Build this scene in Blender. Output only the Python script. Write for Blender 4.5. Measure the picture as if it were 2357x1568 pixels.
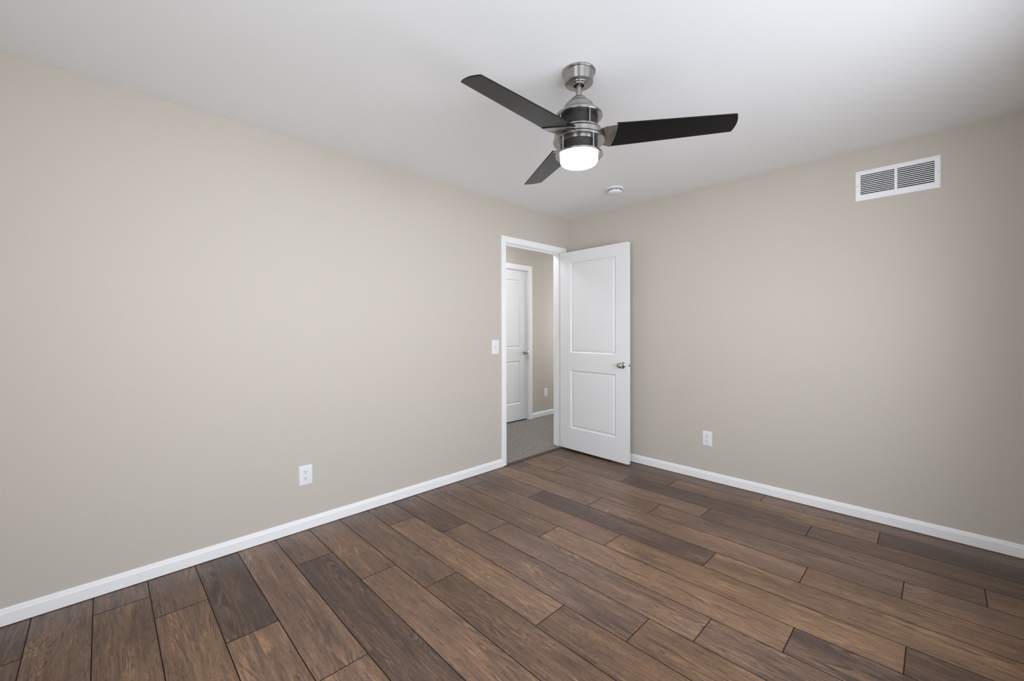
import bpy, bmesh, math, random
from mathutils import Vector, Matrix

for o in list(bpy.data.objects):
    bpy.data.objects.remove(o, do_unlink=True)
S = bpy.context.scene
COL = S.collection
PI = math.pi
R = math.radians

# ------------------------------------------------------------------ camera
cd = bpy.data.cameras.new('camera')
cam = bpy.data.objects.new('camera', cd)
COL.objects.link(cam)
yaw, pitch, roll = 0.794777668, -0.00608198918, -0.00234857625
F = Vector((math.cos(yaw)*math.cos(pitch), math.sin(yaw)*math.cos(pitch), math.sin(pitch)))
Rt = Vector((math.sin(yaw), -math.cos(yaw), 0))
Up = Rt.cross(F)
R2 = Rt*math.cos(roll) + Up*math.sin(roll)
U2 = -Rt*math.sin(roll) + Up*math.cos(roll)
m = Matrix.Identity(4)
for i in range(3):
    m[i][0], m[i][1], m[i][2] = R2[i], U2[i], -F[i]
m.translation = Vector((-3.58631277, -2.78887015, 1.26203999))
cam.matrix_world = m
cd.sensor_fit = 'HORIZONTAL'
cd.sensor_width = 36
cd.lens = 961.443785/2357*36
cd.shift_y = (763.142882-784)/2357
cd.clip_start = 0.02
S.camera = cam

# ------------------------------------------------------------------ world, exposure, window light
S.view_settings.view_transform = 'Standard'
S.view_settings.look = 'None'
S.view_settings.gamma = 1
S.view_settings.use_curve_mapping = False
S.view_settings.exposure = 0.05
WORLD = 7.9
W = bpy.data.worlds.new('world')
S.world = W
W.use_nodes = True
nt = W.node_tree
nt.nodes.clear()
wo = nt.nodes.new('ShaderNodeOutputWorld')
bg = nt.nodes.new('ShaderNodeBackground')
geo = nt.nodes.new('ShaderNodeTexCoord')
sep = nt.nodes.new('ShaderNodeSeparateXYZ')
rp = nt.nodes.new('ShaderNodeValToRGB')
mr = nt.nodes.new('ShaderNodeMapRange')
mr.inputs['From Min'].default_value = -1
mr.inputs['From Max'].default_value = 1
e = rp.color_ramp.elements
e[0].position, e[0].color = 0.0, (0.40, 0.425, 0.47, 1)      # ground outside, brightest towards the horizon
e[1].position, e[1].color = 1.0, (0.60, 0.70, 0.87, 1)
for p, c in ((0.28, (0.55, 0.585, 0.64, 1)), (0.42, (1.14, 1.22, 1.34, 1)), (0.53, (1.04, 1.105, 1.20, 1))):
    k = e.new(p); k.color = c
nt.links.new(geo.outputs['Generated'], sep.inputs[0])
nt.links.new(sep.outputs['Z'], mr.inputs['Value'])
nt.links.new(mr.outputs[0], rp.inputs[0])
nt.links.new(rp.outputs[0], bg.inputs['Color'])
bg.inputs['Strength'].default_value = WORLD
nt.links.new(bg.outputs[0], wo.inputs[0])

ROOM_X0, ROOM_Y0, H = -4.30, -3.2, 2.44
# windows: wall, centre along wall, width, sill, head
WINS = [('near', -2.95, 1.2, 0.62, 2.10), ('near', -1.65, 1.1, 0.62, 2.10), ('side', -2.35, 1.0, 0.62, 2.10)]  # side window is unseen, added as fill for door and ceiling
for wall, c, w, z0, z1 in WINS + [('hall', .64, .84, .75, 2.10)]:
    L = bpy.data.lights.new('daylight_portal', 'AREA')
    L.shape = 'RECTANGLE'; L.size = w; L.size_y = z1-z0
    L.cycles.is_portal = True
    lo = bpy.data.objects.new('daylight_portal', L)
    COL.objects.link(lo)
    if wall == 'near':
        lo.location = (c, ROOM_Y0-0.13, (z0+z1)/2); lo.rotation_euler = (R(90), 0, 0)
    elif wall == 'hall':
        lo.location = (2.15+0.13, c, (z0+z1)/2); lo.rotation_euler = (R(90), 0, R(90))
    else:
        lo.location = (ROOM_X0-0.13, c, (z0+z1)/2); lo.rotation_euler = (R(90), 0, R(-90))

# ------------------------------------------------------------------ materials
def mat(name):
    M = bpy.data.materials.new(name); M.use_nodes = True
    return M, M.node_tree, M.node_tree.nodes['Principled BSDF']
def simple(name, col, rough=0.5, metal=0.0, spec=0.5, bump=None):
    M, t, b = mat(name)
    b.inputs['Base Color'].default_value = (*col, 1)
    b.inputs['Roughness'].default_value = rough
    b.inputs['Metallic'].default_value = metal
    b.inputs['Specular IOR Level'].default_value = spec
    if bump:
        sc, st, di = bump
        tc = t.nodes.new('ShaderNodeTexCoord')
        n = t.nodes.new('ShaderNodeTexNoise'); n.inputs['Scale'].default_value = sc; n.inputs['Detail'].default_value = 3
        bp = t.nodes.new('ShaderNodeBump'); bp.inputs['Strength'].default_value = st; bp.inputs['Distance'].default_value = di
        t.links.new(tc.outputs['Object'], n.inputs['Vector'])
        t.links.new(n.outputs['Fac'], bp.inputs['Height'])
        t.links.new(bp.outputs[0], b.inputs['Normal'])
    return M
M_WALL = simple('wall_paint', (0.585, 0.535, 0.467), 0.75, spec=0.25, bump=(160, 0.12, 0.002))
M_CEIL = simple('ceiling_paint', (0.91, 0.912, 0.91), 0.85, spec=0.2, bump=(120, 0.12, 0.002))
M_TRIM = simple('white_trim_paint', (0.94, 0.935, 0.925), 0.38, spec=0.4)
M_DOOR = simple('white_door_paint', (0.85, 0.845, 0.84), 0.36, spec=0.4, bump=(260, 0.04, 0.001))
M_PLATE = simple('white_plastic', (0.83, 0.83, 0.85), 0.3)
M_SLOT = simple('dark_slot', (0.03, 0.03, 0.035), 0.6)
M_GRILLE = simple('white_enamel', (0.93, 0.93, 0.93), 0.4)
M_SHADE = simple('shade_black', (0.02, 0.02, 0.028), 0.8)  # near-black that stands in for shade behind louvers and hallway door
M_NICK = simple('brushed_nickel', (0.40, 0.387, 0.37), 0.16, metal=1.0)
b = M_NICK.node_tree.nodes['Principled BSDF']; b.inputs['Anisotropic'].default_value = 0.85; b.inputs['Anisotropic Rotation'].default_value = 0.25; b.inputs['Roughness'].default_value = 0.30
tg = M_NICK.node_tree.nodes.new('ShaderNodeTangent'); tg.direction_type = 'RADIAL'; tg.axis = 'Z'
M_NICK.node_tree.links.new(tg.outputs[0], b.inputs['Tangent'])
M_KNOB = simple('satin_nickel', (0.55, 0.54, 0.53), 0.13, metal=1.0)
M_BLADE = simple('black_blade', (0.004, 0.004, 0.004), 0.30, spec=0.28)
M_BLACK = simple('black_steel_and_gap_shade', (0.010, 0.010, 0.010), 0.4)  # also paints the shade in the fan's gaps and below its brim
M_TOGGLE = simple('grey_toggle_slot', (0.30, 0.30, 0.31), 0.5)
M_STRIP = simple('dark_transition', (0.070, 0.048, 0.040), 0.6)
M_OUT = simple('outside_ground', (0.3, 0.3, 0.28), 0.9)

# perforated mesh of the motor housing
M_MESH, t, b = mat('black_perforated_metal')
tc = t.nodes.new('ShaderNodeTexCoord')
vo = t.nodes.new('ShaderNodeTexVoronoi'); vo.inputs['Scale'].default_value = 620
t.links.new(tc.outputs['Object'], vo.inputs['Vector'])
cr = t.nodes.new('ShaderNodeValToRGB')
cr.color_ramp.elements[0].position = 0.30; cr.color_ramp.elements[0].color = (0.006, 0.006, 0.006, 1)
cr.color_ramp.elements[1].position = 0.55; cr.color_ramp.elements[1].color = (0.075, 0.07, 0.066, 1)
t.links.new(vo.outputs['Distance'], cr.inputs[0])
t.links.new(cr.outputs[0], b.inputs['Base Color'])
b.inputs['Metallic'].default_value = 0.9; b.inputs['Roughness'].default_value = 0.35
bp = t.nodes.new('ShaderNodeBump'); bp.inputs['Strength'].default_value = 0.6; bp.inputs['Distance'].default_value = 0.002
t.links.new(vo.outputs['Distance'], bp.inputs['Height']); t.links.new(bp.outputs[0], b.inputs['Normal'])

# lit opal glass
M_GLOBE, t, b = mat('lit_opal_glass')
b.inputs['Base Color'].default_value = (0.9, 0.88, 0.84, 1)
b.inputs['Emission Color'].default_value = (1.0, 0.86, 0.68, 1)
b.inputs['Emission Strength'].default_value = 7.0

# carpet
M_CARPET, t, b = mat('hall_carpet')
tc = t.nodes.new('ShaderNodeTexCoord')
n1 = t.nodes.new('ShaderNodeTexNoise'); n1.inputs['Scale'].default_value = 92; n1.inputs['Detail'].default_value = 4; n1.inputs['Roughness'].default_value = 0.7
n2 = t.nodes.new('ShaderNodeTexVoronoi'); n2.inputs['Scale'].default_value = 95
cr = t.nodes.new('ShaderNodeValToRGB')
cr.color_ramp.elements[0].position = 0.37; cr.color_ramp.elements[0].color = (0.12, 0.102, 0.088, 1)
cr.color_ramp.elements[1].position = 0.64; cr.color_ramp.elements[1].color = (0.62, 0.57, 0.515, 1)
t.links.new(tc.outputs['Object'], n1.inputs['Vector']); t.links.new(tc.outputs['Object'], n2.inputs['Vector'])
t.links.new(n1.outputs['Fac'], cr.inputs[0]); t.links.new(cr.outputs[0], b.inputs['Base Color'])
b.inputs['Roughness'].default_value = 0.95; b.inputs['Specular IOR Level'].default_value = 0.1
ad = t.nodes.new('ShaderNodeMath'); ad.operation = 'ADD'
t.links.new(n1.outputs['Fac'], ad.inputs[0]); t.links.new(n2.outputs['Distance'], ad.inputs[1])
bp = t.nodes.new('ShaderNodeBump'); bp.inputs['Strength'].default_value = 0.9; bp.inputs['Distance'].default_value = 0.012
t.links.new(ad.outputs[0], bp.inputs['Height']); t.links.new(bp.outputs[0], b.inputs['Normal'])

# wood planks: attribute 'plank' = (tone, warmth, seed), attribute 'joint' = 1 on the bevelled plank edges
M_WOOD, t, b = mat('plank_flooring')
N = t.nodes.new; LK = t.links.new
def math_node(op, a=None, bb=None, c=None):
    x = N('ShaderNodeMath'); x.operation = op
    for i, v in enumerate((a, bb, c)):
        if v is None: continue
        if isinstance(v, (int, float)): x.inputs[i].default_value = v
        else: LK(v, x.inputs[i])
    return x.outputs[0]
at = N('ShaderNodeAttribute'); at.attribute_name = 'plank'
sp = N('ShaderNodeSeparateColor'); LK(at.outputs['Color'], sp.inputs[0])
jt = N('ShaderNodeAttribute'); jt.attribute_name = 'joint'
tc = N('ShaderNodeTexCoord')
so = N('ShaderNodeCombineXYZ')
LK(math_node('MULTIPLY', sp.outputs[2], 37.0), so.inputs[0]); LK(math_node('MULTIPLY', sp.outputs[2], 91.0), so.inputs[1]); LK(math_node('MULTIPLY', sp.outputs[2], 13.0), so.inputs[2])
va = N('ShaderNodeVectorMath'); va.operation = 'ADD'; LK(tc.outputs['Object'], va.inputs[0]); LK(so.outputs[0], va.inputs[1])
def stretched(sx, sy, src=None):
    mp = N('ShaderNodeVectorMath'); mp.operation = 'MULTIPLY'; LK(src or va.outputs[0], mp.inputs[0]); mp.inputs[1].default_value = (sx, sy, 1)
    return mp.outputs[0]
def noise(vec, sc, det, ro, dist=0.0):
    n = N('ShaderNodeTexNoise'); n.inputs['Scale'].default_value = sc; n.inputs['Detail'].default_value = det
    n.inputs['Roughness'].default_value = ro; n.inputs['Distortion'].default_value = dist; LK(vec, n.inputs['Vector'])
    return n.outputs['Fac']
def ramp(src, p0, p1):
    n = N('ShaderNodeMapRange'); n.interpolation_type = 'SMOOTHSTEP'; n.inputs['From Min'].default_value = p0; n.inputs['From Max'].default_value = p1
    LK(src, n.inputs['Value']); return n.outputs[0]
patch = noise(stretched(7.0, 1.5), 1.0, 3, 0.55, 0.5)             # slow light and dark zones
swirl = noise(stretched(10.0, 1.25), 1.0, 2.5, 0.48, 0.8)           # growth-ring field of the cathedral figure
saw = math_node('FRACT', math_node('MULTIPLY', swirl, 17.0))
rings = math_node('MULTIPLY', ramp(saw, 0.0, 0.75), math_node('SUBTRACT', 1.0, ramp(saw, 0.86, 1.0)))
figure = ramp(noise(stretched(8.0, 2.4), 1.3, 2, 0.5), 0.47, 0.66)   # where the figure shows
rings = math_node('MULTIPLY', math_node('SUBTRACT', rings, 0.45), math_node('MULTIPLY_ADD', figure, 0.85, 0.15))
fine = noise(stretched(170.0, 9.0), 1.0, 5, 0.72, 0.25)
streak = noise(stretched(52.0, 3.0), 1.0, 5, 0.70, 0.7)
scrape = ramp(noise(stretched(60.0, 6.0), 1.0, 3, 0.6, 1.6), 0.60, 0.74)   # pale worn streaks
speck = noise(stretched(230.0, 90.0), 1.0, 3, 0.7)
shifted = N('ShaderNodeVectorMath'); shifted.operation = 'ADD'; LK(va.outputs[0], shifted.inputs[0]); shifted.inputs[1].default_value = (3.7, 5.1, 2.3)
v = math_node('MULTIPLY_ADD', patch, 0.80, math_node('MULTIPLY', sp.outputs[0], 1.25))
v = math_node('MULTIPLY_ADD', rings, 0.38, v)
v = math_node('MULTIPLY_ADD', streak, 0.95, v)
v = math_node('MULTIPLY_ADD', fine, 0.75, v)
v = math_node('MULTIPLY_ADD', speck, 0.55, v)
v = math_node('MULTIPLY_ADD', math_node('MULTIPLY', scrape, math_node('MULTIPLY_ADD', figure, 0.7, 0.3)), 0.20, v)
pores = ramp(noise(stretched(150.0, 17.0), 1.0, 3, 0.6, 0.6), 0.56, 0.72)      # short dark pores along the grain
pale = ramp(noise(stretched(125.0, 13.0, shifted.outputs[0]), 1.0, 3, 0.6, 0.9), 0.58, 0.74)   # short pale flecks
v = math_node('MULTIPLY_ADD', pores, -0.36, v)
v = math_node('MULTIPLY_ADD', pale, 0.30, v)
v = math_node('SUBTRACT', v, 1.765)
cr = N('ShaderNodeValToRGB'); LK(v, cr.inputs[0])
E_ = cr.color_ramp.elements
E_[0].position, E_[0].color = 0.02, (0.044, 0.029, 0.024, 1)
E_[1].position, E_[1].color = 0.98, (0.36, 0.250, 0.175, 1)
for p, c in ((0.30, (0.098, 0.066, 0.051, 1)), (0.60, (0.178, 0.122, 0.090, 1))):
    k = E_.new(p); k.color = c
hs = N('ShaderNodeMix'); hs.data_type = 'RGBA'; hs.blend_type = 'MULTIPLY'; hs.inputs[0].default_value = 1.0
tint = N('ShaderNodeMix'); tint.data_type = 'RGBA'; LK(sp.outputs[1], tint.inputs[0])
tint.inputs[6].default_value = (1.09, 0.94, 0.86, 1); tint.inputs[7].default_value = (1.26, 1.00, 0.66, 1)
LK(cr.outputs[0], hs.inputs[6]); LK(tint.outputs[2], hs.inputs[7])
jm = N('ShaderNodeMix'); jm.data_type = 'RGBA'; LK(jt.outputs['Fac'], jm.inputs[0]); LK(hs.outputs[2], jm.inputs[6]); jm.inputs[7].default_value = (0.034, 0.021, 0.016, 1)
LK(jm.outputs[2], b.inputs['Base Color'])
LK(math_node('MULTIPLY_ADD', fine, 0.20, 0.25), b.inputs['Roughness'])
LK(math_node('MULTIPLY_ADD', jt.outputs['Fac'], -0.56, 0.60), b.inputs['Specular IOR Level'])
hgt = math_node('MULTIPLY_ADD', rings, 0.9, math_node('ADD', math_node('MULTIPLY', speck, 0.5), math_node('ADD', fine, math_node('MULTIPLY', streak, 0.8))))
bp = N('ShaderNodeBump'); bp.inputs['Strength'].default_value = 0.30; bp.inputs['Distance'].default_value = 0.003
LK(hgt, bp.inputs['Height']); LK(bp.outputs[0], b.inputs['Normal'])

# ------------------------------------------------------------------ helpers
def tag(o, label=None, cat=None, kind=None, group=None):
    if label: o['label'] = label
    if cat: o['category'] = cat
    if kind: o['kind'] = kind
    if group: o['group'] = group
    return o
def empty(name, loc, rot=(0, 0, 0), label=None, cat=None, kind=None):
    o = bpy.data.objects.new(name, None); COL.objects.link(o)
    o.location = loc; o.rotation_euler = rot; o.empty_display_size = 0.1
    return tag(o, label, cat, kind)
def link(name, bm, material, parent=None, loc=(0, 0, 0), rot=(0, 0, 0), smooth=None, bevel=None):
    bmesh.ops.recalc_face_normals(bm, faces=bm.faces)
    me = bpy.data.meshes.new(name); bm.to_mesh(me); bm.free()
    me.materials.append(material)
    o = bpy.data.objects.new(name, me); COL.objects.link(o)
    o.location = loc; o.rotation_euler = rot
    if parent: o.parent = parent
    if smooth is not None:
        for p in me.polygons: p.use_smooth = True
        me.set_sharp_from_angle(angle=R(smooth))
    if bevel:
        md = o.modifiers.new('edges', 'BEVEL'); md.width = bevel; md.segments = 2; md.limit_method = 'ANGLE'; md.angle_limit = R(40)
    return o
def box(bm, x0, x1, y0, y1, z0, z1):
    vs = [bm.verts.new((x, y, z)) for x in (x0, x1) for y in (y0, y1) for z in (z0, z1)]
    for f in ((0, 1, 3, 2), (4, 6, 7, 5), (0, 4, 5, 1), (2, 3, 7, 6), (0, 2, 6, 4), (1, 5, 7, 3)):
        bm.faces.new([vs[i] for i in f])
    return bm
def boxes(*bs):
    bm = bmesh.new()
    for q in bs: box(bm, *q)
    return bm
def lathe(profile, n=64, closed=False, bm=None, centre=(0, 0)):
    bm = bm or bmesh.new()
    rings = []
    for r, z in profile:
        if r < 1e-6: rings.append([bm.verts.new((centre[0], centre[1], z))])
        else: rings.append([bm.verts.new((centre[0]+r*math.cos(2*PI*i/n), centre[1]+r*math.sin(2*PI*i/n), z)) for i in range(n)])
    prs = list(zip(rings, rings[1:]))
    if closed: prs.append((rings[-1], rings[0]))
    for a, c in prs:
        for i in range(n):
            j = (i+1) % n
            if len(a) == 1 and len(c) == 1: continue
            if len(a) == 1: bm.faces.new((a[0], c[j], c[i]))
            elif len(c) == 1: bm.faces.new((a[i], a[j], c[0]))
            else: bm.faces.new((a[i], a[j], c[j], c[i]))
    return bm
def extrude_poly(pts, z0, z1, bm=None, tf=None):
    bm = bm or bmesh.new()
    tf = tf or (lambda x, y, z: (x, y, z))
    lo = [bm.verts.new(tf(x, y, z0)) for x, y in pts]; hi = [bm.verts.new(tf(x, y, z1)) for x, y in pts]
    bm.faces.new(lo[::-1]); bm.faces.new(hi)
    for i in range(len(pts)):
        j = (i+1) % len(pts); bm.faces.new((lo[i], lo[j], hi[j], hi[i]))
    return bm
def sweep(path, prof, bm=None):
    """path: list of (point, outward, up) mitred frames; prof: closed list of (outward offset, up offset)."""
    bm = bm or bmesh.new()
    rs = [[bm.verts.new(Vector(p)+Vector(o)*a+Vector(u)*c) for a, c in prof] for p, o, u in path]
    n = len(prof)
    for a, c in zip(rs, rs[1:]):
        for i in range(n):
            j = (i+1) % n; bm.faces.new((a[i], a[j], c[j], c[i]))
    bm.faces.new(rs[0]); bm.faces.new(rs[-1][::-1])
    return bm

# ------------------------------------------------------------------ room shell
T = 0.115
OX0, OX1, OZ = -0.945, -0.085, 2.074           # rough opening of the room doorway
HALL_Y, HX0, HX1 = 1.170, -1.9, 2.15
o = link('wall_left', boxes((ROOM_X0-T, OX0, 0, T, -0.02, H+.02), (OX1, HX1+T, 0, T, -0.02, H+.02), (OX0, OX1, 0, T, OZ, H+.02)), M_WALL)
tag(o, 'long beige painted wall with the doorway to the hall', 'wall', 'structure')
o = link('wall_right', boxes((0, T, ROOM_Y0-T, -0.0005, -0.02, H+.02)), M_WALL)
tag(o, 'beige painted wall with the air vent, behind the open door', 'wall', 'structure')
def wall_with_windows(fixed0, fixed1, a0, a1, wins, axis):
    bs = []
    cur = a0
    for c, w, z0, z1 in sorted(wins):
        x0, x1 = c-w/2, c+w/2
        bs += [(cur, x0, -0.02, H+.02), (x0, x1, -0.02, z0), (x0, x1, z1, H+.02)]
        cur = x1
    bs.append((cur, a1, -0.02, H+.02))
    return boxes(*[((p, q, fixed0, fixed1, z0, z1) if axis == 'x' else (fixed0, fixed1, p, q, z0, z1)) for p, q, z0, z1 in bs])
o = link('wall_near', wall_with_windows(ROOM_Y0-T, ROOM_Y0, ROOM_X0-T, -0.0005, [q[1:] for q in WINS if q[0] == 'near'], 'x'), M_WALL)
tag(o, 'beige window wall behind the viewer', 'wall', 'structure')
o = link('wall_side', wall_with_windows(ROOM_X0-T, ROOM_X0, ROOM_Y0, 0, [q[1:] for q in WINS if q[0] == 'side'], 'y'), M_WALL)
tag(o, 'beige end wall opposite the air vent wall', 'wall', 'structure')
o = link('ceiling', boxes((ROOM_X0, 0, ROOM_Y0, 0, H, H+.05)), M_CEIL)
tag(o, 'flat white ceiling of the room', 'ceiling', 'structure')

# windows letting daylight in; side and hall ones are unseen, added as fill light
for i, (wall, c, w, z0, z1) in enumerate(WINS + [('hall', .64, .84, .75, 2.10)]):
    root = empty('window_%d' % (i+1), {'near': (c, ROOM_Y0, z0), 'side': (ROOM_X0, c, z0), 'hall': (2.15, c, z0)}[wall], (0, 0, {'near': 0, 'side': R(-90), 'hall': R(90)}[wall]),
                 ['white double hung window in the wall behind the viewer, away from the vent wall', 'white double hung window in the wall behind the viewer, next to the vent wall', 'white double hung window added in the end wall as unseen fill light', 'white double hung window added at the hallway end as unseen fill light'][i], 'window', 'structure')
    h = z1-z0
    link('window_frame', boxes((-w/2-.06, -w/2, .0, .016, -.06, h+.06), (w/2, w/2+.06, .0, .016, -.06, h+.06), (-w/2, w/2, .0, .016, h, h+.06), (-w/2, w/2, .0, .016, -.06, 0),
         (-w/2, -w/2+.03, -T, 0, 0, h), (w/2-.03, w/2, -T, 0, 0, h), (-w/2+.03, w/2-.03, -T, 0, h-.03, h), (-w/2+.03, w/2-.03, -T, 0, 0, .03)), M_TRIM, root)
    for zz, yy in ((.03, -.06), (h/2-.02, -.09)):
        hh = h/2-.01
        link('sash', boxes((-w/2+.03, -w/2+.07, yy-.025, yy, zz, zz+hh), (w/2-.07, w/2-.03, yy-.025, yy, zz, zz+hh), (-w/2+.07, w/2-.07, yy-.025, yy, zz, zz+.04), (-w/2+.07, w/2-.07, yy-.025, yy, zz+hh-.04, zz+hh)), M_TRIM, root)

# ------------------------------------------------------------------ plank floor: every board where it lies
PX0, PW, PL = -3.815, 0.192, 1.272
JOINT = {-3: -.55, -2: -1.1, -1: -.33, 0: -.95, 1: -.182, 2: -.399, 3: -.791, 4: -1.24, 5: -.395, 6: -.759, 7: -1.043, 8: -.325, 9: -.641, 10: -.831, 11: -1.097,
         12: -.161, 13: -.647, 14: -1.04, 15: -.131, 16: -.407, 17: -.958, 18: -1.272, 19: -.612}
TONE = {(1, 0): .00, (1, 1): -.02, (2, 0): .02, (2, 1): .05, (3, 0): -.16, (3, 1): .12, (4, 0): .06, (4, 1): .10, (5, 0): .04, (5, 1): -.14, (6, 0): .00, (6, 1): .10,
        (7, 0): .03, (7, 1): -.06, (8, 0): -.03, (8, 1): .14, (9, 0): -.18, (9, 1): .02, (9, 2): .05, (10, 0): .00, (10, 1): .07, (10, 2): .03, (11, 0): .00, (11, 1): .13, (11, 2): -.12,
        (12, 0): -.04, (12, 1): .03, (12, 2): .10, (12, 3): -.17, (13, 0): .02, (13, 1): -.15, (13, 2): .05, (14, 0): .08, (14, 1): .12, (14, 2): .06, (15, 0): -.12, (15, 1): .05, (15, 2): .02, (15, 3): .10,
        (16, 0): .06, (16, 1): .09, (16, 2): .00, (17, 0): .03, (17, 1): -.15, (17, 2): -.10, (18, 0): -.05, (18, 1): .08, (18, 2): -.16, (19, 0): .00, (19, 1): -.02, (19, 2): .02}
rnd = random.Random(11)
bm = bmesh.new()
lp = bm.loops.layers.float_color.new('plank'); lj = bm.loops.layers.float.new('joint')
def plank(x0, x1, y0, y1, tone, warm, seed):
    g, d = 0.0021, 0.0014
    outer = [(x0, y0), (x1, y0), (x1, y1), (x0, y1)]
    inner = [(x0+g, y0+g), (x1-g, y0+g), (x1-g, y1-g), (x0+g, y1-g)]
    vo_ = [bm.verts.new((x, y, -d)) for x, y in outer]; vi = [bm.verts.new((x, y, 0)) for x, y in inner]
    fs = [(bm.faces.new(vi), 0.0)] + [(bm.faces.new((vo_[i], vo_[(i+1) % 4], vi[(i+1) % 4], vi[i])), 1.0) for i in range(4)]
    for f, j in fs:
        for l in f.loops:
            l[lp] = (tone, warm, seed, 1); l[lj] = j
for row in range(-3, 20):
    x0, x1 = max(PX0+PW*row, ROOM_X0), min(PX0+PW*(row+1), 0.0)
    if x1-x0 < 0.01: continue
    if row == 19: x1 = 0.0
    edges = [0.0]; y = JOINT[row]
    while y > ROOM_Y0:
        edges.append(y); y -= PL
    edges.append(ROOM_Y0)
    for k in range(len(edges)-1):
        tn = TONE.get((row, k), rnd.uniform(-.08, .08))
        plank(x0, x1, edges[k+1], edges[k], 0.5+tn, rnd.uniform(.2, .8), rnd.random())
# subfloor under the doorway threshold
nv = [bm.verts.new(q) for q in ((OX0, 0, -.0016), (OX1, 0, -.0016), (OX1, 0.02, -.0016), (OX0, 0.02, -.0016))]
f = bm.faces.new(nv)
for l in f.loops: l[lp] = (.4, .5, .3, 1); l[lj] = 1
me = bpy.data.meshes.new('floor'); bm.to_mesh(me); bm.free(); me.materials.append(M_WOOD)
o = bpy.data.objects.new('floor', me); COL.objects.link(o)
tag(o, 'brown wood plank floor of the room', 'floor', 'structure')

# ------------------------------------------------------------------ hall beyond the doorway
HDX0, HDX1, HDZ = -0.160, 0.628, 2.075         # hall door opening
o = link('wall_hall', boxes((HX0-T, HDX0, HALL_Y, HALL_Y+T, -.02, H+.02), (HDX1, HX1+T, HALL_Y, HALL_Y+T, -.02, H+.02), (HDX0, HDX1, HALL_Y, HALL_Y+T, HDZ, H+.02)), M_WALL)
tag(o, 'beige hallway wall seen through the doorway', 'wall', 'structure')
o = link('wall_hall_end', wall_with_windows(HX1, HX1+T, T, HALL_Y, [(.64, .84, .75, 2.10)], 'y'), M_WALL); tag(o, 'beige end wall of the hallway beyond the room corner', 'wall', 'structure')
o = link('wall_hall_start', boxes((HX0-T, HX0, T, HALL_Y, -.02, H+.02)), M_WALL); tag(o, 'beige end wall of the hallway behind the long wall', 'wall', 'structure')
o = link('hall_ceiling', boxes((HX0, HX1, T, HALL_Y, H, H+.05)), M_CEIL); tag(o, 'white ceiling of the hallway', 'ceiling', 'structure')
bm = boxes((HX0, HX1, T, HALL_Y, -.02, .010), (HDX0, HDX1, HALL_Y, HALL_Y+T+.3, -.02, .010))
box(bm, OX0+.02, OX1-.02, 0.012, T, -.02, .010)
o = link('hall_floor', bm, M_CARPET); tag(o, 'speckled grey brown carpet of the hallway', 'carpet', 'structure')
bm = boxes((HDX0-.2, HDX1+.2, HALL_Y+T+.3, HALL_Y+T+.32, -.02, H), (HDX0-.2, HDX0-.18, HALL_Y+T+.001, HALL_Y+T+.3, -.02, H), (HDX1+.18, HDX1+.2, HALL_Y+T+.001, HALL_Y+T+.3, -.02, H), (HDX0-.2, HDX1+.2, HALL_Y+.02, HALL_Y+T+.32, -.04, -.021), (HDX0-.2, HDX1+.2, HALL_Y+T+.001, HALL_Y+T+.32, H, H+.02))  # unseen near-black box, added to stop the light leak under the door
o = link('closet_light_block', bm, M_SHADE); tag(o, 'black box that keeps light out behind the hallway door', 'wall', 'structure')

# invented flush lamp, out of view, added to brighten the hallway
lamp = empty('hall_fill_lamp', (-.45, 0.62, H), label='unseen round fill lamp added on the hallway ceiling', cat='fill lamp')
link('fill_lamp_base', lathe([(0, 0), (.15, 0), (.15, -.03), (.14, -.03), (0, -.03)], 40), M_NICK, lamp, smooth=40)
M_HL, t, b = mat('hall_fill_lamp_glass'); b.inputs['Emission Color'].default_value = (.95, .98, 1.03, 1); b.inputs['Emission Strength'].default_value = 40.0
link('fill_lamp_shade', lathe([(.14, -.03), (.13, -.06), (.1, -.085), (.05, -.1), (0, -.103)], 40), M_HL, lamp, smooth=60)

# ------------------------------------------------------------------ trim
def base_prof(d=.012, h=.075):
    return [(0, .003), (d, .003), (d, .054), (d-.002, .058), (d-.005, .071), (d-.008, h), (0, h)]
def baseboard(name, p0, p1, out, label):
    o = link(name, sweep([(p0, out, (0, 0, 1)), (p1, out, (0, 0, 1))], base_prof()), M_TRIM)
    return tag(o, label, 'baseboard', 'structure')
baseboard('baseboard_left', (ROOM_X0, 0, 0), (-.985, 0, 0), (0, -1, 0), 'white baseboard along the long wall with the doorway')
baseboard('baseboard_right', (0, ROOM_Y0, 0), (0, -.013, 0), (-1, 0, 0), 'white baseboard below the air vent wall')
baseboard('baseboard_near', (ROOM_X0, ROOM_Y0, 0), (0, ROOM_Y0, 0), (0, 1, 0), 'white baseboard below the windows')
baseboard('baseboard_side', (ROOM_X0, 0, 0), (ROOM_X0, ROOM_Y0, 0), (1, 0, 0), 'white baseboard of the end wall')
o = baseboard('baseboard_hall', (.683, HALL_Y, .010), (HX1, HALL_Y, .010), (0, -1, 0), 'white baseboard of the hallway wall seen through the doorway')

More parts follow.
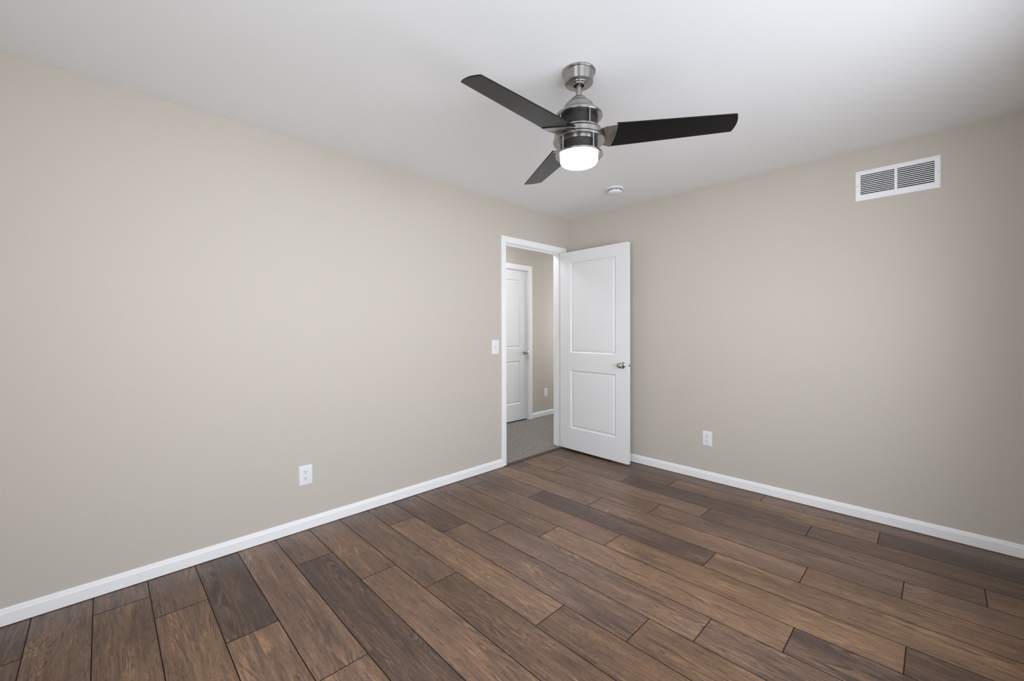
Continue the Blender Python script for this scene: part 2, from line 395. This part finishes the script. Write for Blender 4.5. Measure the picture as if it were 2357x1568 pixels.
def casing(name, x0, x1, z0, zt, y, ysgn, w, label, right_to=None):
    """flat casing with eased edges round an opening x0..x1, head at zt; stands off the wall plane y towards ysgn."""
    prof = [(0, 0), (0, .009), (.004, .012), (.045, .0155), (w-.004, .0155), (w, .012), (w, 0)]
    out = Vector((0, ysgn, 0))
    wr = right_to if right_to else w
    bm = bmesh.new()
    path = [((x0, y, z0), (-1, 0, 0), out), ((x0, y, zt), (-1, 0, 1), out), ((x1, y, zt), (1, 0, 1), out), ((x1, y, z0), (1, 0, 0), out)]
    sweep(path, prof, bm)
    o = link(name, bm, M_TRIM)
    return tag(o, label, 'door trim', 'structure')
casing('trim_1', -.932, -.098, 0.004, 2.062, 0, -1, .054, 'white casing round the open doorway of the room')
casing('trim_2', -.932, -.098, 0.010, 2.062, T, 1, .054, 'white casing on the hall side of the open doorway')
casing('trim_3', HDX0+.008, HDX1-.006, 0.010, HDZ-.008, HALL_Y, -1, .062, 'white casing round the closed hallway door')
# jamb of the room doorway with its stop
JX0, JX1, JZ = -.926, -.104, 2.057
bm = boxes((OX0, JX0, 0, T, 0.004, JZ), (JX1, OX1, 0, T, 0.004, JZ), (OX0, OX1, 0, T, JZ, OZ),
           (JX0, JX0+.011, .038, .074, .010, JZ), (JX1-.011, JX1, .038, .074, .010, JZ), (JX0+.011, JX1-.011, .038, .074, JZ-.011, JZ))
o = link('trim_4', bm, M_TRIM); tag(o, 'white door jamb lining the open doorway', 'door frame', 'structure')
bm = boxes((HDX0, HDX0+.018, HALL_Y, HALL_Y+T, .010, HDZ-.018), (HDX1-.018, HDX1, HALL_Y, HALL_Y+T, .010, HDZ-.018), (HDX0, HDX1, HALL_Y, HALL_Y+T, HDZ-.018, HDZ))
o = link('trim_5', bm, M_TRIM); tag(o, 'white door jamb round the closed hallway door', 'door frame', 'structure')
# transition strip between planks and carpet
bm = extrude_poly([(-.020, .0005), (-.018, .006), (.0, .0095), (.009, .0105), (.014, .0105), (.014, -.012), (-.012, -.012)], OX0-.030, JX1,
                  tf=lambda x, y, z: (z, x, y))
bm2 = bm
o = link('trim_6', bm2, M_STRIP); tag(o, 'dark brown strip between the planks and the hall carpet', 'threshold', 'structure')

# ------------------------------------------------------------------ panel doors
def door_leaf(w, z0, z1, th, panels):
    """slab x 0..w, front face y=0 facing -y, moulded panels on both faces"""
    bm = bmesh.new()
    def face_side(y, s):
        xs = sorted({0, w} | {p[0] for p in panels} | {p[1] for p in panels}); zs = sorted({z0, z1} | {p[2] for p in panels} | {p[3] for p in panels})
        V = {}
        def vt(x, yy, z):
            k = (round(x, 5), round(yy, 5), round(z, 5))
            if k not in V: V[k] = bm.verts.new((x, yy, z))
            return V[k]
        for xa, xb in zip(xs, xs[1:]):
            for za, zb in zip(zs, zs[1:]):
                if any(abs(p[0]-xa) < 1e-6 and abs(p[1]-xb) < 1e-6 and p[2]-1e-6 <= za and zb <= p[3]+1e-6 for p in panels): continue
                bm.faces.new([vt(xa, y, za), vt(xb, y, za), vt(xb, y, zb), vt(xa, y, zb)])
        for (xa, xb, za, zb) in panels:
            prev = None
            for off, dep in ((0, 0), (.005, .0050), (.011, .0105), (.015, .0110), (.030, .0050), (.034, .0045)):
                ring = [vt(xa+off, y+s*dep, za+off), vt(xb-off, y+s*dep, za+off), vt(xb-off, y+s*dep, zb-off), vt(xa+off, y+s*dep, zb-off)]
                if prev:
                    for i in range(4): bm.faces.new((prev[i], prev[(i+1) % 4], ring[(i+1) % 4], ring[i]))
                prev = ring
            bm.faces.new(prev)
    face_side(0, 1); face_side(th, -1)
    # edges
    xs = [0, w]
    for (a, c) in (((0, z0), (w, z0)), ((w, z0), (w, z1)), ((w, z1), (0, z1)), ((0, z1), (0, z0))):
        bm.faces.new([bm.verts.new((a[0], 0, a[1])), bm.verts.new((c[0], 0, c[1])), bm.verts.new((c[0], th, c[1])), bm.verts.new((a[0], th, a[1]))])
    bmesh.ops.remove_doubles(bm, verts=bm.verts, dist=1e-5)
    return bm
def knob_lathe():
    return [(0, .062), (.012, .0615), (.021, .059), (.0245, .054), (.0265, .046), (.0265, .040), (.022, .033), (.0135, .028), (.0125, .014), (.0125, .006)]
def rose_lathe():
    return [(0, .010), (.018, .010), (.026, .008), (.0315, .004), (.0325, 0)]

d1 = empty('door_1', (-.1426, -.0064, 0), (0, 0, R(-92.35)), 'white two-panel door standing open against the beige corner', 'door', 'structure')
leaf = link('door_panel', door_leaf(.813, .0226, 2.0526, .035, [(.137, .681, 1.018, 1.940), (.137, .681, .243, .836)]), M_DOOR, d1, bevel=.0022)
for s, y in ((-1, 0), (1, .035)):
    kr = link('knob_rose', lathe(rose_lathe(), 40), M_KNOB, d1, (.7525, y, .925), (R(90) if s < 0 else R(-90), 0, 0), smooth=40)
    link('door_knob', lathe(knob_lathe(), 40), M_KNOB, d1, (.7525, y, .925), (R(90) if s < 0 else R(-90), 0, 0), smooth=50)
link('latch_plate', lathe([(0, .0016), (.0110, .0016), (.0125, .0010), (.0125, -.001)], 32), M_KNOB, d1, (.8128, .0175, .925), (0, R(90), 0), smooth=40)
link('latch_bolt', extrude_poly([(0, .006), (0, -.006), (.010, -.006), (.011, .004)], .9180, .9320, tf=lambda x, y, z: (.814+x, .0175+y, z)), M_KNOB, d1, bevel=.001)

d2 = empty('door_2', (HDX0+.021, HALL_Y+.018, 0), (0, 0, 0), 'closed white two-panel door in the hallway', 'door', 'structure')
dw = HDX1-HDX0-.042
link('door_panel', door_leaf(dw, .027, HDZ-.021, .035, [(.131, dw-.131, 1.005, 1.925), (.131, dw-.131, .250, .828)]), M_DOOR, d2, bevel=.0022)
link('knob_rose', lathe(rose_lathe(), 40), M_KNOB, d2, (dw-.048, 0, .940), (R(90), 0, 0), smooth=40)
link('door_knob', lathe(knob_lathe(), 40), M_KNOB, d2, (dw-.048, 0, .940), (R(90), 0, 0), smooth=50)

# ------------------------------------------------------------------ outlets and switch.  local frame: x across the wall, z up, y into the room is -y
def wall_rot(n):   # turn local -y to the wall's room-side normal
    return {'left': 0.0, 'right': R(-90), 'hall': 0.0}[n]
def rounded(w, h, r, n=6):
    pts = []
    for cx, cz, a0 in ((w/2-r, h/2-r, 0), (-w/2+r, h/2-r, 90), (-w/2+r, -h/2+r, 180), (w/2-r, -h/2+r, 270)):
        for i in range(n+1):
            a = R(a0+90*i/n); pts.append((cx+r*math.cos(a), cz+r*math.sin(a)))
    return pts
YZ = lambda x, y, z: (x, -z, y)
def plate_mesh(w, h):
    bm = bmesh.new()
    prev = None
    for ins, dep in ((0, 0), (0, .0022), (.0035, .0052), (.006, .0058)):
        ring = [bm.verts.new((x, -dep, z)) for x, z in rounded(w-2*ins, h-2*ins, .004)]
        if prev:
            for i in range(len(ring)):
                j = (i+1) % len(ring); bm.faces.new((prev[i], prev[j], ring[j], ring[i]))
        else: bm.faces.new(ring[::-1])
        prev = ring
    bm.faces.new(prev)
    return bm
def outlet(loc, wall, w, h, label):
    r = empty('wall_outlet', loc, (0, 0, wall_rot(wall)), label, 'outlet')
    link('cover_plate', plate_mesh(w, h), M_PLATE, r, smooth=30)
    for s in (1, -1):
        pts = []
        for i in range(48):                        # round face with flattened top and bottom
            a = 2*PI*i/48; pts.append((.0172*math.cos(a), max(-.0142, min(.0142, .0172*math.sin(a)))))
        bm = extrude_poly(pts, .0050, .0075, tf=YZ)
        rc = link('receptacle', bm, M_PLATE, r, (0, 0, s*.0195), bevel=.0006)
        bs = bmesh.new()
        box(bs, -.0078, -.0056, -.0080, -.0060, -.0005, .0085); box(bs, .0056, .0078, -.0080, -.0060, .0005, .0080)
        gp = [(.0026*math.cos(2*PI*i/16), -.0070+.0026*math.sin(2*PI*i/16)) for i in range(16)]
        extrude_poly(gp, .0060, .0080, bs, tf=YZ)
        tag(link('slots', bs, M_SLOT, rc), 'dark plug slots')
        # a fine shadow line where the receptacle passes through the plate
    link('screw', lathe([(0, .0014), (.0022, .0012), (.003, 0)], 20), M_PLATE, r, (0, -.0056, 0), (R(90), 0, 0))
    return r
outlet((-2.676, 0, .3435), 'left', .0795, .122, 'white duplex outlet low on the long wall with the doorway')
outlet((0, -1.4495, .347), 'right', .0775, .123, 'white duplex outlet low on the air vent wall')
ho = empty('wall_outlet', (.974, HALL_Y, .340), (0, 0, 0), 'white outlet on the hallway wall, seen through the doorway', 'outlet')
link('cover_plate', plate_mesh(.072, .118), M_PLATE, ho, smooth=30)
link('receptacle', extrude_poly(rounded(.033, .067, .002), .0045, .0068, tf=YZ), M_GRILLE, ho, bevel=.0006)
sw = empty('light_switch', (-1.059, 0, 1.099), (0, 0, 0), 'white toggle switch plate beside the doorway casing', 'light switch')
link('cover_plate', plate_mesh(.083, .128), M_PLATE, sw, smooth=30)
tag(link('toggle_slot', boxes((-.0052, .0052, -.0062, -.0045, -.0115, .0115)), M_TOGGLE, sw), 'dark slot round the lever')
bm = bmesh.new()
vs = [bm.verts.new(q) for q in ((-.0042, -.005, -.010), (.0042, -.005, -.010), (.0042, -.005, .008), (-.0042, -.005, .008), (-.0032, -.016, .004), (.0032, -.016, .004), (.0032, -.014, .0105), (-.0032, -.014, .0105))]
for f in ((0, 1, 5, 4), (1, 2, 6, 5), (2, 3, 7, 6), (3, 0, 4, 7), (4, 5, 6, 7), (3, 2, 1, 0)): bm.faces.new([vs[i] for i in f])
link('toggle_lever', bm, M_PLATE, sw, bevel=.0008)
for s in (1, -1): link('screw', lathe([(0, .0014), (.0025, .0012), (.0032, 0)], 20), M_PLATE, sw, (0, -.0056, s*.030), (R(90), 0, 0))

# ------------------------------------------------------------------ air vent on the right wall
vt_ = empty('air_vent', (0, -2.6015, 2.2005), (0, 0, R(-90)), 'white metal air vent high on the wall near the ceiling', 'air vent')
VW, VH = .397, .195
fx0, fx1, fz0, fz1, mul = -.172, .172, -.064, .068, .0065
bm = bmesh.new()
def vent_frame(bm):
    prev = None
    # outer skirt
    for ins, dep in ((0, 0), (0, .003), (.004, .0055)):
        ring = [bm.verts.new((x, -dep, z)) for x, z in ((-VW/2+ins, -VH/2+ins), (VW/2-ins, -VH/2+ins), (VW/2-ins, VH/2-ins), (-VW/2+ins, VH/2-ins))]
        if prev:
            for i in range(4): bm.faces.new((prev[i], prev[(i+1) % 4], ring[(i+1) % 4], ring[i]))
        prev = ring
    xs = [-VW/2+.004, fx0, -mul, mul, fx1, VW/2-.004]; zs = [-VH/2+.004, fz0, fz1, VH/2-.004]
    for i in range(5):
        for j in range(3):
            hole = j == 1 and i in (1, 3)
            q = [(xs[i], zs[j]), (xs[i+1], zs[j]), (xs[i+1], zs[j+1]), (xs[i], zs[j+1])]
            if not hole: bm.faces.new([bm.verts.new((x, -.0055, z)) for x, z in q])
            else:
                for k in range(4):
                    a, c = q[k], q[(k+1) % 4]
                    bm.faces.new([bm.verts.new((a[0], -.0055, a[1])), bm.verts.new((c[0], -.0055, c[1])), bm.verts.new((c[0], -.0008, c[1])), bm.verts.new((a[0], -.0008, a[1]))])
    bmesh.ops.remove_doubles(bm, verts=bm.verts, dist=1e-5)
vent_frame(bm)
link('vent_frame', bm, M_GRILLE, vt_)
tag(link('louver_shade_sheet', boxes((fx0, fx1, -.0016, -.0004, fz0, fz1)), M_SHADE, vt_), 'flat dark sheet standing in for shade behind the louvers')
for xa, xb in ((fx0, -mul), (mul, fx1)):
    bm = bmesh.new()
    n = 11; pitch_ = (fz1-fz0)/n
    for k in range(n):
        zc = fz0+pitch_*k
        pts = [(-.0020, zc+.0002), (-.0072, zc+.0000), (-.0084, zc+.0009), (-.0076, zc+.0034), (-.0062, zc+.0057), (-.0052, zc+.0058), (-.0020, zc+.0014)]
        a = [bm.verts.new((xa, y, z)) for y, z in pts]; c = [bm.verts.new((xb, y, z)) for y, z in pts]
        for i in range(len(pts)):
            j = (i+1) % len(pts); bm.faces.new((a[i], a[j], c[j], c[i]))
        bm.faces.new(a); bm.faces.new(c[::-1])
    link('louvers', bm, M_GRILLE, vt_)
for s in (1, -1): tag(link('screw', lathe([(0, .0012), (.0022, .0010), (.0030, 0)], 20), M_KNOB, vt_, (s*.188, -.0055, 0), (R(90), 0, 0)), 'small metal screw')

# ------------------------------------------------------------------ smoke detector
sd = empty('smoke_detector', (-.505, -.887, H), label='small round white smoke detector on the ceiling near the corner', cat='smoke detector')
link('mounting_base', lathe([(0, 0), (.0715, 0), (.0715, -.010), (.068, -.014), (.055, -.016), (0, -.016)], 56), M_PLATE, sd, smooth=40)
link('detector_cover', lathe([(.046, -.016), (.046, -.021), (.056, -.022), (.0585, -.026), (.0575, -.034), (.053, -.041), (.044, -.045), (.026, -.047), (0, -.0475)], 56), M_PLATE, sd, smooth=50)
bm = bmesh.new()
for k in range(10):
    a0 = 2*PI*k/10
    pts = []
    for i in range(5): a = a0+i*.07; pts.append((.0575*math.cos(a), .0575*math.sin(a)))
    for i in range(4, -1, -1): a = a0+i*.07; pts.append((.0500*math.cos(a), .0500*math.sin(a)))
    extrude_poly(pts, -.0225, -.0165, bm)
tag(link('vent_slots', bm, M_SLOT, sd), 'dark slots round the cover')
link('test_button', lathe([(0, -.0495), (.008, -.0492), (.010, -.047)], 24), M_PLATE, sd, (.018, 0, 0), smooth=50)

# ------------------------------------------------------------------ ceiling fan
FX, FY = -2.0178, -1.632
fan = empty('ceiling_fan', (FX, FY, H), label='brushed nickel ceiling fan with three black blades and a lit globe', cat='ceiling fan')
zz = lambda prof: [(r, z-H) for r, z in prof]
def part(name, prof, material, parent=fan, n=72, sm=35, closed=False):
    return link(name, lathe(zz(prof), n, closed), material, parent, smooth=sm)
part('canopy', [(0, 2.4399), (.0758, 2.4399), (.0758, 2.4335), (.0735, 2.4305), (.0695, 2.4290), (.0685, 2.4260), (.0650, 2.3900), (.0640, 2.3865), (.0620, 2.3850), (.0435, 2.3840), (.0425, 2.3800), (.0400, 2.3790),
               (.0345, 2.3785), (.0335, 2.3750), (.0310, 2.3740), (.0255, 2.3740), (.0245, 2.3760), (.0240, 2.4050)], M_NICK)
part('hanger_ball', [(.0235, 2.404), (.0225, 2.385), (.018, 2.379), (.0141, 2.377)], M_BLACK)
part('downrod', [(.0136, 2.400), (.0136, 2.312)], M_NICK, n=40)
part('yoke_cover', [(.0137, 2.3225), (.022, 2.3220), (.031, 2.3190), (.037, 2.3130), (.0403, 2.3050), (.0410, 2.2995)], M_NICK)
part('motor_housing', [(.036, 2.2990), (.0475, 2.2985), (.0560, 2.2945), (.0630, 2.2875), (.0680, 2.2780), (.0705, 2.2680), (.0725, 2.2620), (.0770, 2.2550), (.0900, 2.2470), (.1040, 2.2400), (.1068, 2.2375), (.1070, 2.2300),
                       (.1050, 2.2275), (.0860, 2.2275), (.0850, 2.2300)], M_NICK)
part('perforated_screen', [(.0850, 2.2290), (.0850, 2.1640)], M_MESH)
part('screen_trim_or_shade', [(.0862, 2.2275), (.0862, 2.2215), (.0850, 2.2215)], M_BLACK)  # black ring paints in the shadow band at the screen's top
tw = math.atan2(-2.78887-FY, -3.58631-FX)      # towards the viewer
for k in range(4):
    a = tw + R(30.3) + k*PI/2                  # posts of the upper cage
    link('post', lathe(zz([(0, 2.2290), (.0036, 2.2290), (.0036, 2.1650), (0, 2.1650)]), 16, centre=(.094*math.cos(a), .094*math.sin(a))), M_NICK, fan, smooth=50)
part('upper_ring', [(.0845, 2.1695), (.0995, 2.1695), (.1010, 2.1682), (.1010, 2.1630), (.0998, 2.1620), (.0900, 2.1620)], M_NICK)
part('gap_shade_core', [(.0900, 2.1660), (.0900, 2.1220)], M_BLACK)  # black cylinder paints the shade in the gaps between the rings
part('blade_hub', [(.0900, 2.1525), (.1110, 2.1525), (.1120, 2.1515), (.1120, 2.1325), (.1110, 2.1315), (.0900, 2.1315)], M_NICK)
part('lower_ring', [(.0900, 2.1252), (.1165, 2.1252), (.1176, 2.1244), (.1178, 2.1185), (.1155, 2.1160), (.0880, 2.1160), (.0860, 2.1180), (.0860, 2.1252)], M_NICK)
part('perforated_screen', [(.0840, 2.1280), (.0840, 2.0570)], M_MESH)
part('screen_trim_or_shade', [(.0865, 2.1160), (.0865, 2.1100), (.0840, 2.1095)], M_NICK)
for k in range(4):
    a = tw + R(42) + k*PI/2
    link('post', lathe(zz([(0, 2.1170), (.0040, 2.1170), (.0040, 2.0590), (0, 2.0590)]), 16, centre=(.0945*math.cos(a), .0945*math.sin(a))), M_NICK, fan, smooth=50)
part('light_plate', [(.0800, 2.0610), (.1060, 2.0610), (.1080, 2.0595), (.1080, 2.0545), (.1060, 2.0530), (.0800, 2.0530)], M_NICK)
g = part('light_globe', [(.0800, 2.0545), (.0845, 2.0535), (.0852, 2.0500), (.0852, 2.0330), (.0840, 2.0265), (.0800, 2.0205), (.0720, 2.0165), (.0560, 2.0135), (.0300, 2.0120), (0, 2.0115)], M_GLOBE, sm=60)
tag(g, 'glowing white glass globe')

def half(r): return .0778+(.0554-.0778)*(r-.16)/.49
def blade_outline(n=14):
    pts = []
    # root edge: arc from +t side to -t side
    for i in range(n+1):
        tt = .0785*(1-2*i/n); pts.append((.152-.235*tt-.9*tt*tt+.006, tt))
    rr0 = pts[-1][0]
    for i in range(1, 9):
        r = rr0+(.640-rr0)*i/8; pts.append((r, -half(r)))
    for i in range(0, 13):                        # convex tip with small corner radii
        u = i/12; tt = -half(.65)*math.cos(PI*u)
        k = abs(tt)/half(.65)
        pts.append((.6495+.0105*(1-k**2), tt*.995))
    for i in range(8, 0, -1):
        r = pts[0][0]+(.640-pts[0][0])*i/8; pts.append((r, half(r)))
    return pts
def bracket_outline(n=14):
    pts = []
    for i in range(n+1):
        tt = .0785*(1-2*i/n); pts.append((.152-.235*tt-.9*tt*tt+.010, tt*.985))
    pts += [(.130, -.0700), (.100, -.0560), (.088, -.040), (.088, .040), (.100, .0560)]
    return pts
for k, base in enumerate((180, -60, 60)):
    th = R(base+1.55)
    slope = math.atan(.0062*math.cos(th)+.017*math.sin(th))
    bl = link('blade', extrude_poly(blade_outline(), 0, .0055), M_BLADE, fan, (0, 0, 2.1348-H), bevel=.0012)
    bl.rotation_euler = (Matrix.Rotation(th, 3, 'Z') @ Matrix.Rotation(-slope, 3, 'Y') @ Matrix.Rotation(R(-11.7), 3, 'X')).to_euler()
    link('blade_bracket', extrude_poly(bracket_outline(), -.0042, -.0002), M_NICK, bl, bevel=.0012)
